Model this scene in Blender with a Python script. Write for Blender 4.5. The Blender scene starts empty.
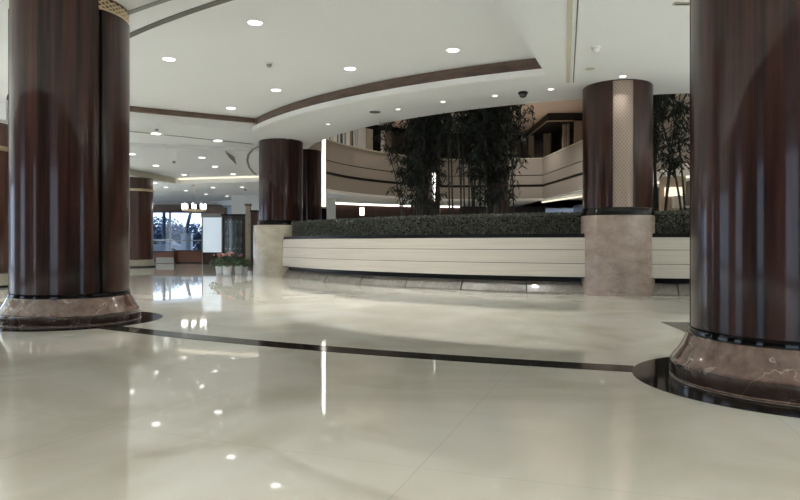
import bpy, bmesh, math, random
from mathutils import Vector, Matrix
random.seed(7)
S = bpy.context.scene
R = math.radians
# ------------------------------------------------------------------ camera, light, exposure
EYE = 1.1
cam_d = bpy.data.cameras.new('camera'); cam = bpy.data.objects.new('camera', cam_d)
S.collection.objects.link(cam)
cam.location = (0, 0, EYE); cam.rotation_euler = (R(90), 0, 0)
cam_d.lens = 28.8; cam_d.sensor_width = 36; cam_d.shift_y = -7/800
cam_d.clip_end = 500
S.camera = cam
S.view_settings.view_transform = 'Standard'; S.view_settings.look = 'None'
S.view_settings.gamma = 1; S.view_settings.exposure = 0.52
S.view_settings.use_curve_mapping = False
DAY = 2.0            # daylight outside
SPOT = 330            # power of a large downlight
w = bpy.data.worlds.new('sky'); S.world = w; w.use_nodes = True
nt = w.node_tree; bg = nt.nodes['Background']
tc = nt.nodes.new('ShaderNodeTexCoord'); sx = nt.nodes.new('ShaderNodeSeparateXYZ'); rp = nt.nodes.new('ShaderNodeValToRGB')
nt.links.new(tc.outputs['Generated'], sx.inputs[0]); nt.links.new(sx.outputs['Z'], rp.inputs[0])
rp.color_ramp.elements[0].color = (.66, .79, 1, 1); rp.color_ramp.elements[1].color = (.42, .58, .85, 1)
nt.links.new(rp.outputs[0], bg.inputs[0]); bg.inputs[1].default_value = DAY

# unseen lamps added as fill, behind the camera and high in the atrium
def area(loc, e, size, col=(1, .99, .97)):
    l = bpy.data.lights.new('fill_lamp', 'AREA'); l.shape = 'DISK'; l.size = size; l.energy = e; l.color = col; l.spread = R(125)
    o = bpy.data.objects.new('fill_lamp', l); S.collection.objects.link(o); o.location = loc
for x in (-11, -5, 1, 8, 15):
    for y in (-5.2, -2.2): area((x, y, 4.35), 190, 1.0)
for x, y in ((-11, 4), (-14, 12), (10, 6), (14, 9), (-18, 20), (-18, 30)): area((x, y, 3.95), 430, 1.0, (.93, .97, 1))  # bluish fill added at the sides, brightening the far left ceiling
for x, y, e in ((6, 19, 90), (10.5, 18, 160), (2, 27, 45), (7, 28, 240)): area((x, y, 8.1), e, .8, (1, .92, .82) if e < 100 else (1, .97, .93))  # added atrium fill, stronger and whiter towards the right wing

for x, y in ((-3.6, 29.5), (-1.3, 34), (7, 35)): area((x, y, 8.1), 65, .6, (1, .95, .88))  # more fill, added to brighten the mezzanine window bays
# ------------------------------------------------------------------ helpers
CX, CY = 8.4, 26.5                      # centre of the round atrium
HL, HU, HB, HC = 4.47, 4.85, 4.35, 4.05  # ceiling heights
F = 640.0
def xat(px, d): return (px-400)/F*d
def zat(py, d): return EYE+(243-py)*d/F
def pol(r, a):
    a = R(a); return (CX-r*math.sin(a), CY-r*math.cos(a))
def tag(o, label=None, cat=None, group=None, kind=None):
    if label: o['label'] = label
    if cat: o['category'] = cat
    if group: o['group'] = group
    if kind: o['kind'] = kind
    return o
def empty(name, loc, rz=0, **k):
    o = bpy.data.objects.new(name, None); S.collection.objects.link(o)
    o.location = loc; o.rotation_euler = (0, 0, rz); o.empty_display_size = .1
    return tag(o, **k)
class MB:
    def __init__(s): s.v = []; s.f = []
    def add(s, vs, fs):
        n = len(s.v); s.v += [tuple(v) for v in vs]; s.f += [tuple(i+n for i in f) for f in fs]; return s
    def box(s, x0, x1, y0, y1, z0, z1, m=None):
        vs = [(x, y, z) for x in (x0, x1) for y in (y0, y1) for z in (z0, z1)]
        if m: vs = [m @ Vector(v) for v in vs]
        return s.add(vs, [(0, 1, 3, 2), (4, 6, 7, 5), (0, 4, 5, 1), (2, 3, 7, 6), (0, 2, 6, 4), (1, 5, 7, 3)])
    def prism(s, pts, z0, z1):
        n = len(pts)
        return s.add([(x, y, z0) for x, y in pts]+[(x, y, z1) for x, y in pts],
                     [tuple(range(n))[::-1], tuple(range(n, 2*n))]+[(i, (i+1) % n, (i+1) % n+n, i+n) for i in range(n)])
    def sector(s, r0, r1, a0, a1, z0, z1, step=2):
        n = max(1, int(abs(a1-a0)/step))
        vs = []
        for i in range(n+1):
            a = a0+(a1-a0)*i/n
            (x, y), (u, v) = pol(r0, a), pol(r1, a)
            vs += [(x, y, z0), (u, v, z0), (u, v, z1), (x, y, z1)]
        fs = [(0, 1, 2, 3), (4*n, 4*n+3, 4*n+2, 4*n+1)]
        for i in range(n):
            for k in range(4):
                a, b = 4*i+k, 4*i+(k+1) % 4
                fs.append((a, a+4, b+4, b))
        return s.add(vs, fs)
    def lathe(s, prof, cx=0, cy=0, n=64, a0=0, a1=360, close=True):
        full = abs(a1-a0) >= 360
        m = n if full else n+1
        vs = []
        for i in range(m):
            a = R(a0+(a1-a0)*i/n)
            vs += [(cx+r*math.sin(a), cy-r*math.cos(a), z) for r, z in prof]
        k = len(prof); fs = []
        for i in range(n):
            j = (i+1) % m
            for q in range(k-1):
                fs.append((i*k+q, j*k+q, j*k+q+1, i*k+q+1))
        if close:
            if full:
                if prof[0][0] > 1e-4: fs.append(tuple(i*k for i in range(m))[::-1])
                if prof[-1][0] > 1e-4: fs.append(tuple(i*k+k-1 for i in range(m)))
            else:
                fs.append(tuple(range(k))); fs.append(tuple((m-1)*k+q for q in range(k))[::-1])
                for i in range(n): fs.append((i*k+k-1, (i+1)*k+k-1, (i+1)*k, i*k))
        return s.add(vs, fs)
    def tube(s, pts, rads, n=8):
        pts = [Vector(p) for p in pts]
        if not hasattr(rads, '__len__'): rads = [rads]*len(pts)
        vs = []
        for i, p in enumerate(pts):
            d = (pts[min(i+1, len(pts)-1)]-pts[max(i-1, 0)]).normalized()
            u = d.cross(Vector((0, 1, 0.01))).normalized()
            if u.length < .1: u = Vector((1, 0, 0))
            v = d.cross(u)
            for k in range(n):
                t = 2*math.pi*k/n
                vs.append(p+(u*math.cos(t)+v*math.sin(t))*rads[i])
        fs = [tuple(range(n))[::-1], tuple(range((len(pts)-1)*n, len(pts)*n))]
        for i in range(len(pts)-1):
            for k in range(n):
                fs.append((i*n+k, i*n+(k+1) % n, (i+1)*n+(k+1) % n, (i+1)*n+k))
        return s.add(vs, fs)
    def wall(s, pts, th, z0, z1):      # polyline wall, thickness to the right-hand side
        P = [Vector((x, y)) for x, y in pts]; out = []
        for i, p in enumerate(P):
            d = (P[min(i+1, len(P)-1)]-P[max(i-1, 0)]).normalized()
            out.append(p+Vector((d.y, -d.x))*th)
        n = len(P); vs = []
        for a, b in zip(P, out):
            vs += [(a.x, a.y, z0), (b.x, b.y, z0), (b.x, b.y, z1), (a.x, a.y, z1)]
        fs = [(0, 1, 2, 3), (4*n-4, 4*n-1, 4*n-2, 4*n-3)]
        for i in range(n-1):
            for k in range(4):
                a, b = 4*i+k, 4*i+(k+1) % 4
                fs.append((a, a+4, b+4, b))
        return s.add(vs, fs)
    def build(s, name, mat, parent=None, smooth=False, kind=None, bevel=0, **k):
        me = bpy.data.meshes.new(name); me.from_pydata(s.v, [], s.f); me.update()
        bm = bmesh.new(); bm.from_mesh(me); bmesh.ops.recalc_face_normals(bm, faces=bm.faces)
        if bevel: 
            es = [e for e in bm.edges if len(e.link_faces) == 2 and e.calc_face_angle(0) > .6]
            bmesh.ops.bevel(bm, geom=es, offset=bevel, segments=2, affect='EDGES')
        bm.to_mesh(me); bm.free()
        me.materials.append(mat)
        o = bpy.data.objects.new(name, me); S.collection.objects.link(o)
        if parent: o.parent = parent
        if smooth:
            for p in me.polygons: p.use_smooth = True
            try: me.set_sharp_from_angle(angle=R(35))
            except Exception: pass
        if kind: o['kind'] = kind
        return tag(o, **k)
def struct(name, mb, mat, **k): return mb.build(name, mat, kind='structure', **k)
def copy_tree(o, parent=None):
    c = o.copy(); S.collection.objects.link(c)
    if parent: c.parent = parent
    for ch in list(o.children): copy_tree(ch, c)
    return c

# ------------------------------------------------------------------ materials
def mat(name, col, rough=.5, metal=0, coat=0, spec=.5, crough=.04, emit=None, es=0, noise=None, bump=None, coord='Object', trans=0):
    """noise: (scale xyz, second colour, contrast lo, hi[, detail])"""
    m = bpy.data.materials.new(name); m.use_nodes = True
    t = m.node_tree; b = t.nodes['Principled BSDF']
    b.inputs['Base Color'].default_value = (*col, 1); b.inputs['Roughness'].default_value = rough
    b.inputs['Metallic'].default_value = metal; b.inputs['Coat Weight'].default_value = coat
    b.inputs['Coat Roughness'].default_value = crough; b.inputs['Specular IOR Level'].default_value = spec
    b.inputs['Transmission Weight'].default_value = trans
    if emit: b.inputs['Emission Color'].default_value = (*emit, 1); b.inputs['Emission Strength'].default_value = es
    co = t.nodes.new('ShaderNodeTexCoord')
    if noise:
        sc, c2, lo, hi = noise[:4]
        mp = t.nodes.new('ShaderNodeMapping'); mp.inputs['Scale'].default_value = sc
        nz = t.nodes.new('ShaderNodeTexNoise'); nz.inputs['Scale'].default_value = 1
        nz.inputs['Detail'].default_value = noise[4] if len(noise) > 4 else 5; nz.inputs['Roughness'].default_value = .6
        rr = t.nodes.new('ShaderNodeValToRGB')
        rr.color_ramp.elements[0].position = lo; rr.color_ramp.elements[1].position = hi
        rr.color_ramp.elements[0].color = (*col, 1); rr.color_ramp.elements[1].color = (*c2, 1)
        t.links.new(co.outputs[coord], mp.inputs[0]); t.links.new(mp.outputs[0], nz.inputs['Vector'])
        t.links.new(nz.outputs['Fac'], rr.inputs[0]); t.links.new(rr.outputs[0], b.inputs['Base Color'])
        if bump:
            bp = t.nodes.new('ShaderNodeBump'); bp.inputs['Strength'].default_value = bump; bp.inputs['Distance'].default_value = .02
            t.links.new(nz.outputs['Fac'], bp.inputs['Height']); t.links.new(bp.outputs[0], b.inputs['Normal'])
    return m
def veins(m, scale, colour, width, amount=1, base_from=None):
    """thin mineral veins where a distorted noise crosses its middle value"""
    t = m.node_tree; b = t.nodes['Principled BSDF']
    co = t.nodes.new('ShaderNodeTexCoord'); nz = t.nodes.new('ShaderNodeTexNoise')
    nz.inputs['Scale'].default_value = scale; nz.inputs['Detail'].default_value = 6; nz.inputs['Distortion'].default_value = 1.2
    t.links.new(co.outputs['Object'], nz.inputs['Vector'])
    s = t.nodes.new('ShaderNodeMath'); s.operation = 'SUBTRACT'; s.inputs[1].default_value = .5
    a = t.nodes.new('ShaderNodeMath'); a.operation = 'ABSOLUTE'
    t.links.new(nz.outputs['Fac'], s.inputs[0]); t.links.new(s.outputs[0], a.inputs[0])
    r = t.nodes.new('ShaderNodeMapRange'); r.inputs['From Min'].default_value = 0; r.inputs['From Max'].default_value = width
    r.inputs['To Min'].default_value = amount; r.inputs['To Max'].default_value = 0
    t.links.new(a.outputs[0], r.inputs['Value'])
    mx = t.nodes.new('ShaderNodeMix'); mx.data_type = 'RGBA'
    t.links.new(r.outputs[0], mx.inputs['Factor'])
    src = b.inputs['Base Color'].links
    if src: t.links.new(src[0].from_socket, mx.inputs['A'])
    else: mx.inputs['A'].default_value = b.inputs['Base Color'].default_value
    mx.inputs['B'].default_value = (*colour, 1)
    t.links.new(mx.outputs['Result'], b.inputs['Base Color'])
    return m
def emis(name, col, s):
    m = bpy.data.materials.new(name); m.use_nodes = True; t = m.node_tree; t.nodes.clear()
    e = t.nodes.new('ShaderNodeEmission'); o = t.nodes.new('ShaderNodeOutputMaterial')
    e.inputs[0].default_value = (*col, 1); e.inputs[1].default_value = s; t.links.new(e.outputs[0], o.inputs[0]); return m
def glass(name, tint=(.9, .95, 1)):
    m = bpy.data.materials.new(name); m.use_nodes = True; t = m.node_tree; t.nodes.clear()
    o = t.nodes.new('ShaderNodeOutputMaterial'); g = t.nodes.new('ShaderNodeBsdfGlossy'); tr = t.nodes.new('ShaderNodeBsdfTransparent')
    g.inputs['Roughness'].default_value = .02; tr.inputs[0].default_value = (*tint, 1)
    fr = t.nodes.new('ShaderNodeFresnel'); fr.inputs[0].default_value = 1.45; mx = t.nodes.new('ShaderNodeMixShader')
    t.links.new(fr.outputs[0], mx.inputs[0]); t.links.new(tr.outputs[0], mx.inputs[1]); t.links.new(g.outputs[0], mx.inputs[2])
    t.links.new(mx.outputs[0], o.inputs[0]); return m

M = {}
M['ceil'] = mat('ceiling_paint', (.80, .82, .825), .7, spec=.2)
M['ceil_white'] = mat('ceiling_lip', (.86, .87, .86), .5)
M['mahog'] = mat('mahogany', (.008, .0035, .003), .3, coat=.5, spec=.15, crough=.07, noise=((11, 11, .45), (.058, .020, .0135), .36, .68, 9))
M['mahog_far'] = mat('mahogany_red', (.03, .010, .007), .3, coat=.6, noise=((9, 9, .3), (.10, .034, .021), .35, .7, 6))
M['wood'] = mat('walnut_band', (.085, .052, .038), .4, noise=((2, 2, 14), (.15, .10, .075), .35, .7))
M['dark'] = mat('dark_joint_and_shade', (.006, .005, .005), .35, spec=.2)
M['black'] = mat('black_granite', (.005, .005, .005), .06, spec=.3, noise=((40, 40, 40), (.02, .018, .016), .6, .75))
M['redmarble'] = veins(mat('red_marble', (.10, .055, .042), .12, coat=.8, noise=((9, 9, 9), (.22, .135, .105), .36, .66, 9)), 1.5, (.50, .40, .32), .006, .7)
M['redmarble_dk'] = veins(mat('red_marble_band', (.045, .028, .022), .1, coat=.9, noise=((9, 9, 9), (.11, .075, .062), .35, .7, 8)), 1.5, (.4, .33, .27), .006, .6)
M['pinkmarble'] = veins(mat('pink_marble', (.25, .185, .155), .25, coat=.3, noise=((3, 3, 5), (.38, .31, .27), .3, .7, 9)), 3, (.5, .45, .38), .012, .4)
M['beigemarble'] = veins(mat('beige_marble', (.33, .30, .24), .2, coat=.4, noise=((2.5, 2.5, 4), (.46, .43, .35), .3, .7, 9)), 2.5, (.26, .22, .17), .012, .4)
M['cream'] = mat('cream_panel', (.58, .545, .485), .55, noise=((.6, .6, 30), (.52, .485, .43), .4, .65))
M['cream_dk'] = mat('balcony_plaster', (.28, .25, .22), .6)
M['wing'] = mat('grey_plaster', (.44, .43, .39), .6)
M['peach'] = mat('atrium_ceiling', (.72, .56, .46), .7)
M['gold'] = mat('gilt', (.62, .50, .33), .35, metal=.7)
M['skirt'] = veins(mat('grey_stone', (.13, .12, .10), .32, coat=.1, noise=((3, 3, 3), (.22, .205, .175), .3, .7, 8)), 2.5, (.42, .38, .33), .012, .4)
M['soil'] = mat('soil', (.02, .016, .012), .9)
M['leaf'] = mat('bamboo_leaf', (.008, .014, .009), .5, spec=.35, noise=((9, 9, 9), (.018, .026, .015), .35, .7))
M['hedge'] = mat('hedge_leaf', (.035, .042, .034), .5, noise=((14, 14, 14), (.19, .20, .165), .35, .7))
M['culm'] = mat('bamboo_culm', (.012, .014, .009), .5, noise=((2, 2, 6), (.03, .03, .02), .4, .7))
M['metal'] = mat('grey_metal', (.35, .35, .34), .35, metal=.8)
M['grey'] = mat('grey_plastic', (.22, .22, .21), .5)
M['white'] = mat('white_paint', (.75, .75, .75), .5)
M['whitepot'] = mat('white_ceramic', (.72, .74, .78), .3)
M['glass'] = glass('window_glass')
M['smoke'] = mat('black_dome', (.01, .01, .012), .05, coat=1)
M['lamp'] = emis('lamp_cool', (1, .97, .92), 4)
M['lamp_dim'] = emis('lamp_small', (1, .95, .88), 2.2)
M['cove'] = emis('cove_warm', (1, .88, .66), .9)
M['cove2'] = emis('cove_bright', (1, .93, .78), 3)
M['inlay'] = mat('black_granite_inlay', (.006, .005, .005), .1, spec=.1)
M['strip'] = emis('strip_white', (1, .96, .88), 2.6)
M['slot'] = mat('ceiling_slot', (.10, .10, .085), .6)
M['trim'] = mat('pale_trim', (.50, .48, .38), .5)
M['flower'] = mat('pink_flower', (.62, .28, .26), .6)
M['potleaf'] = mat('pot_leaf', (.035, .075, .03), .5, noise=((20, 20, 20), (.10, .16, .08), .35, .7))
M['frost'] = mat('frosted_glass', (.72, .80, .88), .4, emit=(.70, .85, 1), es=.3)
M['cabglass'] = mat('cabinet_glass', (.06, .085, .09), .08, coat=1, noise=((14, 3, 3), (.16, .20, .20), .4, .65))
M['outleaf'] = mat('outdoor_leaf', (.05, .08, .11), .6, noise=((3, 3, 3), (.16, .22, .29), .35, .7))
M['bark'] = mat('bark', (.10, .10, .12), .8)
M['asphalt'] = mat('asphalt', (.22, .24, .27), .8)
M['tan'] = mat('tan_wall', (.36, .29, .22), .6)
M['darkwood'] = mat('dark_panelling', (.020, .010, .008), .3, coat=.4, noise=((4, 4, .4), (.045, .02, .015), .35, .7))
M['blackwood'] = mat('black_stained_wood', (.010, .006, .005), .5, noise=((4, 4, .4), (.02, .011, .009), .35, .7))
M['redwood'] = mat('red_counter', (.10, .035, .022), .35, coat=.4, noise=((.5, .5, 9), (.18, .07, .045), .35, .7))

# polished floor: cream marble slabs laid in rings round the atrium
def floor_mat():
    m = bpy.data.materials.new('polished_cream_marble'); m.use_nodes = True; t = m.node_tree; L = t.links
    b = t.nodes['Principled BSDF']; N = lambda k: t.nodes.new(k)
    co = N('ShaderNodeTexCoord'); sub = N('ShaderNodeVectorMath'); sub.operation = 'SUBTRACT'; sub.inputs[1].default_value = (CX, CY, 0)
    L.new(co.outputs['Object'], sub.inputs[0]); sp = N('ShaderNodeSeparateXYZ'); L.new(sub.outputs[0], sp.inputs[0])
    at = N('ShaderNodeMath'); at.operation = 'ARCTAN2'; L.new(sp.outputs['X'], at.inputs[0]); L.new(sp.outputs['Y'], at.inputs[1])
    mu = N('ShaderNodeMath'); mu.operation = 'MULTIPLY'; mu.inputs[1].default_value = 20; L.new(at.outputs[0], mu.inputs[0])
    ln = N('ShaderNodeVectorMath'); ln.operation = 'LENGTH'; L.new(sub.outputs[0], ln.inputs[0])
    cb = N('ShaderNodeCombineXYZ'); L.new(mu.outputs[0], cb.inputs[0]); L.new(ln.outputs['Value'], cb.inputs[1])
    br = N('ShaderNodeTexBrick'); br.offset = 0; br.inputs['Scale'].default_value = 1
    br.inputs['Brick Width'].default_value = 1.6; br.inputs['Row Height'].default_value = 1.55
    br.inputs['Mortar Size'].default_value = .004; br.inputs['Mortar Smooth'].default_value = .3
    br.inputs['Color1'].default_value = (.73, .72, .65, 1); br.inputs['Color2'].default_value = (.76, .75, .685, 1)
    br.inputs['Mortar'].default_value = (.66, .65, .59, 1)
    L.new(cb.outputs[0], br.inputs['Vector'])
    nz = N('ShaderNodeTexNoise'); nz.inputs['Scale'].default_value = .55; nz.inputs['Detail'].default_value = 7; nz.inputs['Distortion'].default_value = 1.6
    L.new(co.outputs['Object'], nz.inputs['Vector'])
    r = N('ShaderNodeValToRGB'); r.color_ramp.elements[0].position = .35; r.color_ramp.elements[1].position = .62
    r.color_ramp.elements[0].color = (.83, .81, .75, 1); r.color_ramp.elements[1].color = (1, 1, 1, 1)
    L.new(nz.outputs['Fac'], r.inputs[0])
    mx = N('ShaderNodeMix'); mx.data_type = 'RGBA'; mx.blend_type = 'MULTIPLY'; mx.inputs['Factor'].default_value = 1
    L.new(br.outputs['Color'], mx.inputs['A']); L.new(r.outputs[0], mx.inputs['B'])
    L.new(mx.outputs['Result'], b.inputs['Base Color'])
    b.inputs['Roughness'].default_value = .035; b.inputs['IOR'].default_value = 1.85
    return m
M['floor'] = floor_mat()

# ------------------------------------------------------------------ setting
struct('floor', MB().box(-26, 22, -12, 48, -.2, 0), M['floor'])
# ceiling plates, each at its own height
TA0, TA1, TR0, TR1 = 21.8, 60.6, 14.63, 21.05
c = MB()
c.sector(12.25, TR0, -62, 74, HL, 5.3)
c.sector(TR0, TR1, -62, TA0, HL, 5.3)
c.sector(TR0, TR1, TA1, 74, HL, 5.3)
c.sector(TR1, 28.6, -62, 58, HL, 5.3)
struct('ceiling', c, M['ceil'])
c = MB(); c.sector(28.6, 44, -62, 58, HL-.02, 5.3)
struct('ceiling_unseen_dark', c, M['wood'])  # unseen ceiling, made dark to dim its reflection in the columns
c = MB(); c.sector(TR0+.002, TR1-.002, TA0+.01, TA1-.01, HU, 5.25)
struct('ceiling_tray', c, M['ceil'])
c = MB(); c.sector(12.6, 20.3, 74, 106, HB, 5.3)
struct('ceiling_side', c, M['ceil'])
c = MB(); c.sector(20.3, 40, 74, 106, HC, 5.3); c.sector(TR1, 40, 58, 74, HC, 5.3); c.sector(12.6, 40, 106, 131, HC, 5.3); c.sector(12.6, 40, 131, 205, 3.72, 5.3)
struct('ceiling_rear', c, M['ceil'])
# lip and walnut band of the tray
struct('trim_1', MB().sector(TR0+.001, TR0+.12, TA0, TA1, HL, HL+.13, 1), M['ceil_white'])
def cut_band(r0, r1, a0, a1, z0, z1): return MB().sector(r0, r1, a0, a1, z0, z1, 1)
struct('trim_2', cut_band(TR0+.005, TR0+.03, TA0+.05, TA1-.35, HL+.135, HU-.002), M['wood'])
struct('trim_3', MB().sector(TR0+.04, TR1, TA1-.30, TA1, HL+.24, HU-.002, 1), M['wood'])
# slots and trims on the ceiling
struct('trim_4', MB().sector(19.93, 20.06, TA0+.5, TA1-.5, HU-.012, HU, 1), M['slot'])
struct('trim_5', MB().prism([(2.17, 8.3), (2.25, 8.3), (3.56, 13.4), (3.48, 13.4)], HL-.015, HL), M['trim'])
struct('trim_6', MB().prism([(2.31, 8.3), (2.33, 8.3), (3.64, 13.4), (3.62, 13.4)], HL-.01, HL), M['slot'])
struct('trim_7', MB().prism([(-9.6, 18.05), (-9.6, 18.15), (-5.0, 21.85), (-5.0, 21.7)], HL-.012, HL), M['grey'])
arc = [(xat(x, 640*(HB-EYE)/(243-y)), 640*(HB-EYE)/(243-y)) for x, y in ((260, 145), (252, 149), (247.5, 154), (246.3, 160), (248, 167), (252, 172), (258, 177))]
struct('trim_8', MB().wall(arc, .08, HB-.02, HB), M['grey'])
def onB(x, y): d = 640*(HB-EYE)/(243-y); return (xat(x, d), d)
struct('trim_9', MB().prism([onB(225, 150.5), onB(229, 157), onB(236.5, 164.5), onB(234.5, 157)], HB-.02, HB), M['wood'])
struct('trim_10', MB().sector(TR1+.05, TR1+.13, TA0, 44, HL-.015, HL, 1), M['grey'])
# cove lamps in the step between the side ceiling and the rear ceiling
for r0, r1, a0, a1 in ((20.24, 20.28, 79, 104.6), (13, 20.2, 105.5, 105.8)):
    if r1-r0 < 1:
        struct('trim_14', MB().sector(20.22, 20.3, 76, 105, HB-.28, HB-.04, 1), M['trim']); continue
    o = MB().sector(r0, r1, a0, a1, HB-.09, HB-.03, 1).build('cove_light', M['cove'])
    tag(o, 'warm cove light strip along the far right edge of the stepped ceiling', 'cove light')

# outer walls (mostly behind the camera) with tall windows to the daylight
def window_wall(name, p0, p1, zs, n, sill=.1, top=3.6, z1=5.3, mw=.35, wm='tan'):
    P0, P1 = Vector(p0), Vector(p1); L = (P1-P0).length; ang = math.atan2(P1.y-P0.y, P1.x-P0.x)
    m = Matrix.Translation((P0.x, P0.y, 0)) @ Matrix.Rotation(ang, 4, 'Z'); b = MB()
    b.box(0, L, 0, .3, top, z1, m); b.box(0, L, 0, .3, 0, sill, m)
    s = L/n
    for i in range(n+1):
        a, e = max(0, i*s-mw/2), min(L, i*s+mw/2); b.box(a, e, 0, .3, sill, top, m)
    return struct(name, b, M[wm])
window_wall('wall_back', (-15, -7.3), (22, -7.3), 0, 2, mw=14.5, top=4.3, wm='darkwood')  # unseen wall, set close and dark to shape window streaks on the columns
window_wall('wall_left', (-15.3, 9), (-15.3, -7), 0, 2, mw=5.6, top=4.3, wm='darkwood')  # unseen too, brought near and darkened for the left column's streaks
window_wall('wall_left_far', (-26.3, 47), (-26.3, 9), 0, 3, mw=5.0, top=3.6, wm='darkwood')
struct('wall_left_return', MB().box(-26.3, -15.3, 8.7, 9, 0, 5.3), M['darkwood'])
struct('wall_right', MB().box(22, 22.3, -12, 48, 0, 8.3), M['tan'])

# far window wall
WY = 45
b = MB(); b.box(-26, -3, WY, WY+.3, 3.75, HC+.1); b.box(-26, -3, WY, WY+.3, 0, .35)
b.box(-11.6, -3, WY, WY+.3, .35, 3.75)
struct('wall_far', b, M['ceil'])
struct('trim_11', MB().box(-26, -12.4, WY-.4, WY, 3.22, 3.78), M['wood'])
k = 0
xs = [-26, -23.2, -20.4, -17.9, -16.2, -13.9, -11.6]
for i in range(6):
    k += 1
    t = tag(empty('window_%d' % k, (xs[i], WY, .35)), kind='structure')
    wd = xs[i+1]-xs[i]; fr = MB()
    fr.box(0, .07, .05, .15, 0, 3.4); fr.box(wd-.07, wd, .05, .15, 0, 3.4); fr.box(.07, wd-.07, .05, .15, 0, .07)
    fr.box(.07, wd-.07, .05, .15, 3.33, 3.4); fr.box(.07, wd-.07, .06, .14, .90, .97)
    fr.build('window_frame', M['metal'], t)
    MB().box(.07, wd-.07, .09, .11, .07, 3.33).build('glass_pane', M['glass'], t)
# wall right of the windows
struct('wall_side', MB().box(-10.4, -4.0, 39.5, 39.8, 0, HC), M['ceil'])
struct('trim_12', MB().box(xat(209, 40), xat(230, 40), 39.0, 39.4, zat(216, 39), zat(207.5, 39)), M['wood'])

# ------------------------------------------------------------------ atrium
# ring wall added above the lobby ceiling to stop sky light leaking in
struct('wall_light_stop', MB().sector(12.25, 12.5, -62, 100, 5.3, 8.2), M['cream_dk'])
struct('ceiling_atrium', MB().box(-12, 22, 12.5, 48, 8.15, 8.4), M['peach'])
# mezzanine balcony
pts = [pol(12.5, a) for a in range(88, 170, 3)]
pts = [p for p in pts if p[0] < 3.5]+[(5.5, 37.6), (8.3, 37.2), (8.78, 30.6), (9.2, 22.2), (9.35, 14.9)]
bal = empty('balcony', (0, 36, 0), label='curved cream mezzanine balcony ringing the atrium behind the bamboo', cat='balcony')
def bpart(name, th, z0, z1, m, off=0):
    mb = MB(); P = pts
    if off:
        Q = []
        V = [Vector(p) for p in pts]
        for i, p in enumerate(V):
            d = (V[min(i+1, len(V)-1)]-V[max(i-1, 0)]).normalized(); q = p+Vector((-d.y, d.x))*off; Q.append((q.x, q.y))
        P = Q
    mb.wall(P, -th, z0, z1)
    o = mb.build(name, m, bal); o.location = -bal.location; return o
Z = EYE
bpart('fascia_panel', .3, Z+2.6, Z+3.27, M['cream_dk'])
bpart('shadow_gap', .2, Z+3.27, Z+3.41, M['dark'], .06)
bpart('fascia_panel', .3, Z+3.41, Z+3.92, M['cream_dk'])
bpart('shadow_gap', .2, Z+3.92, Z+3.97, M['dark'], .04)
bpart('fascia_panel', .3, Z+3.97, Z+4.9, M['cream_dk'])
bpart('coping', .36, Z+4.9, Z+4.95, M['trim'], -.03)
bpart('soffit_lip', .7, Z+2.5, Z+2.6, M['ceil_white'], .1)
# mezzanine floor / arcade soffit of the right wing and arcade walls
struct('ceiling_wing', MB().prism([(8.6, 37.3), (9.08, 30.6), (9.5, 22.2), (9.65, 14.5), (22, 14.5), (22, 48), (8.6, 48)], Z+2.62, Z+3.2), M['ceil'])
struct('wall_arcade', MB().sector(19.6, 19.9, 128, 186, 0, 3.72, 2), M['darkwood'])
struct('wall_wing', MB().box(12.2, 12.5, 14.6, 45, 0, Z+2.62), M['darkwood'])
# mezzanine back wall
struct('wall_mezzanine', MB().sector(15.2, 15.5, 92, 178, 4.6, 8.15, 2), M['tan'])
struct('trim_13', MB().sector(15.1, 15.2, 92, 178, 7.86, 8.1, 2), M['dark'])

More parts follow.
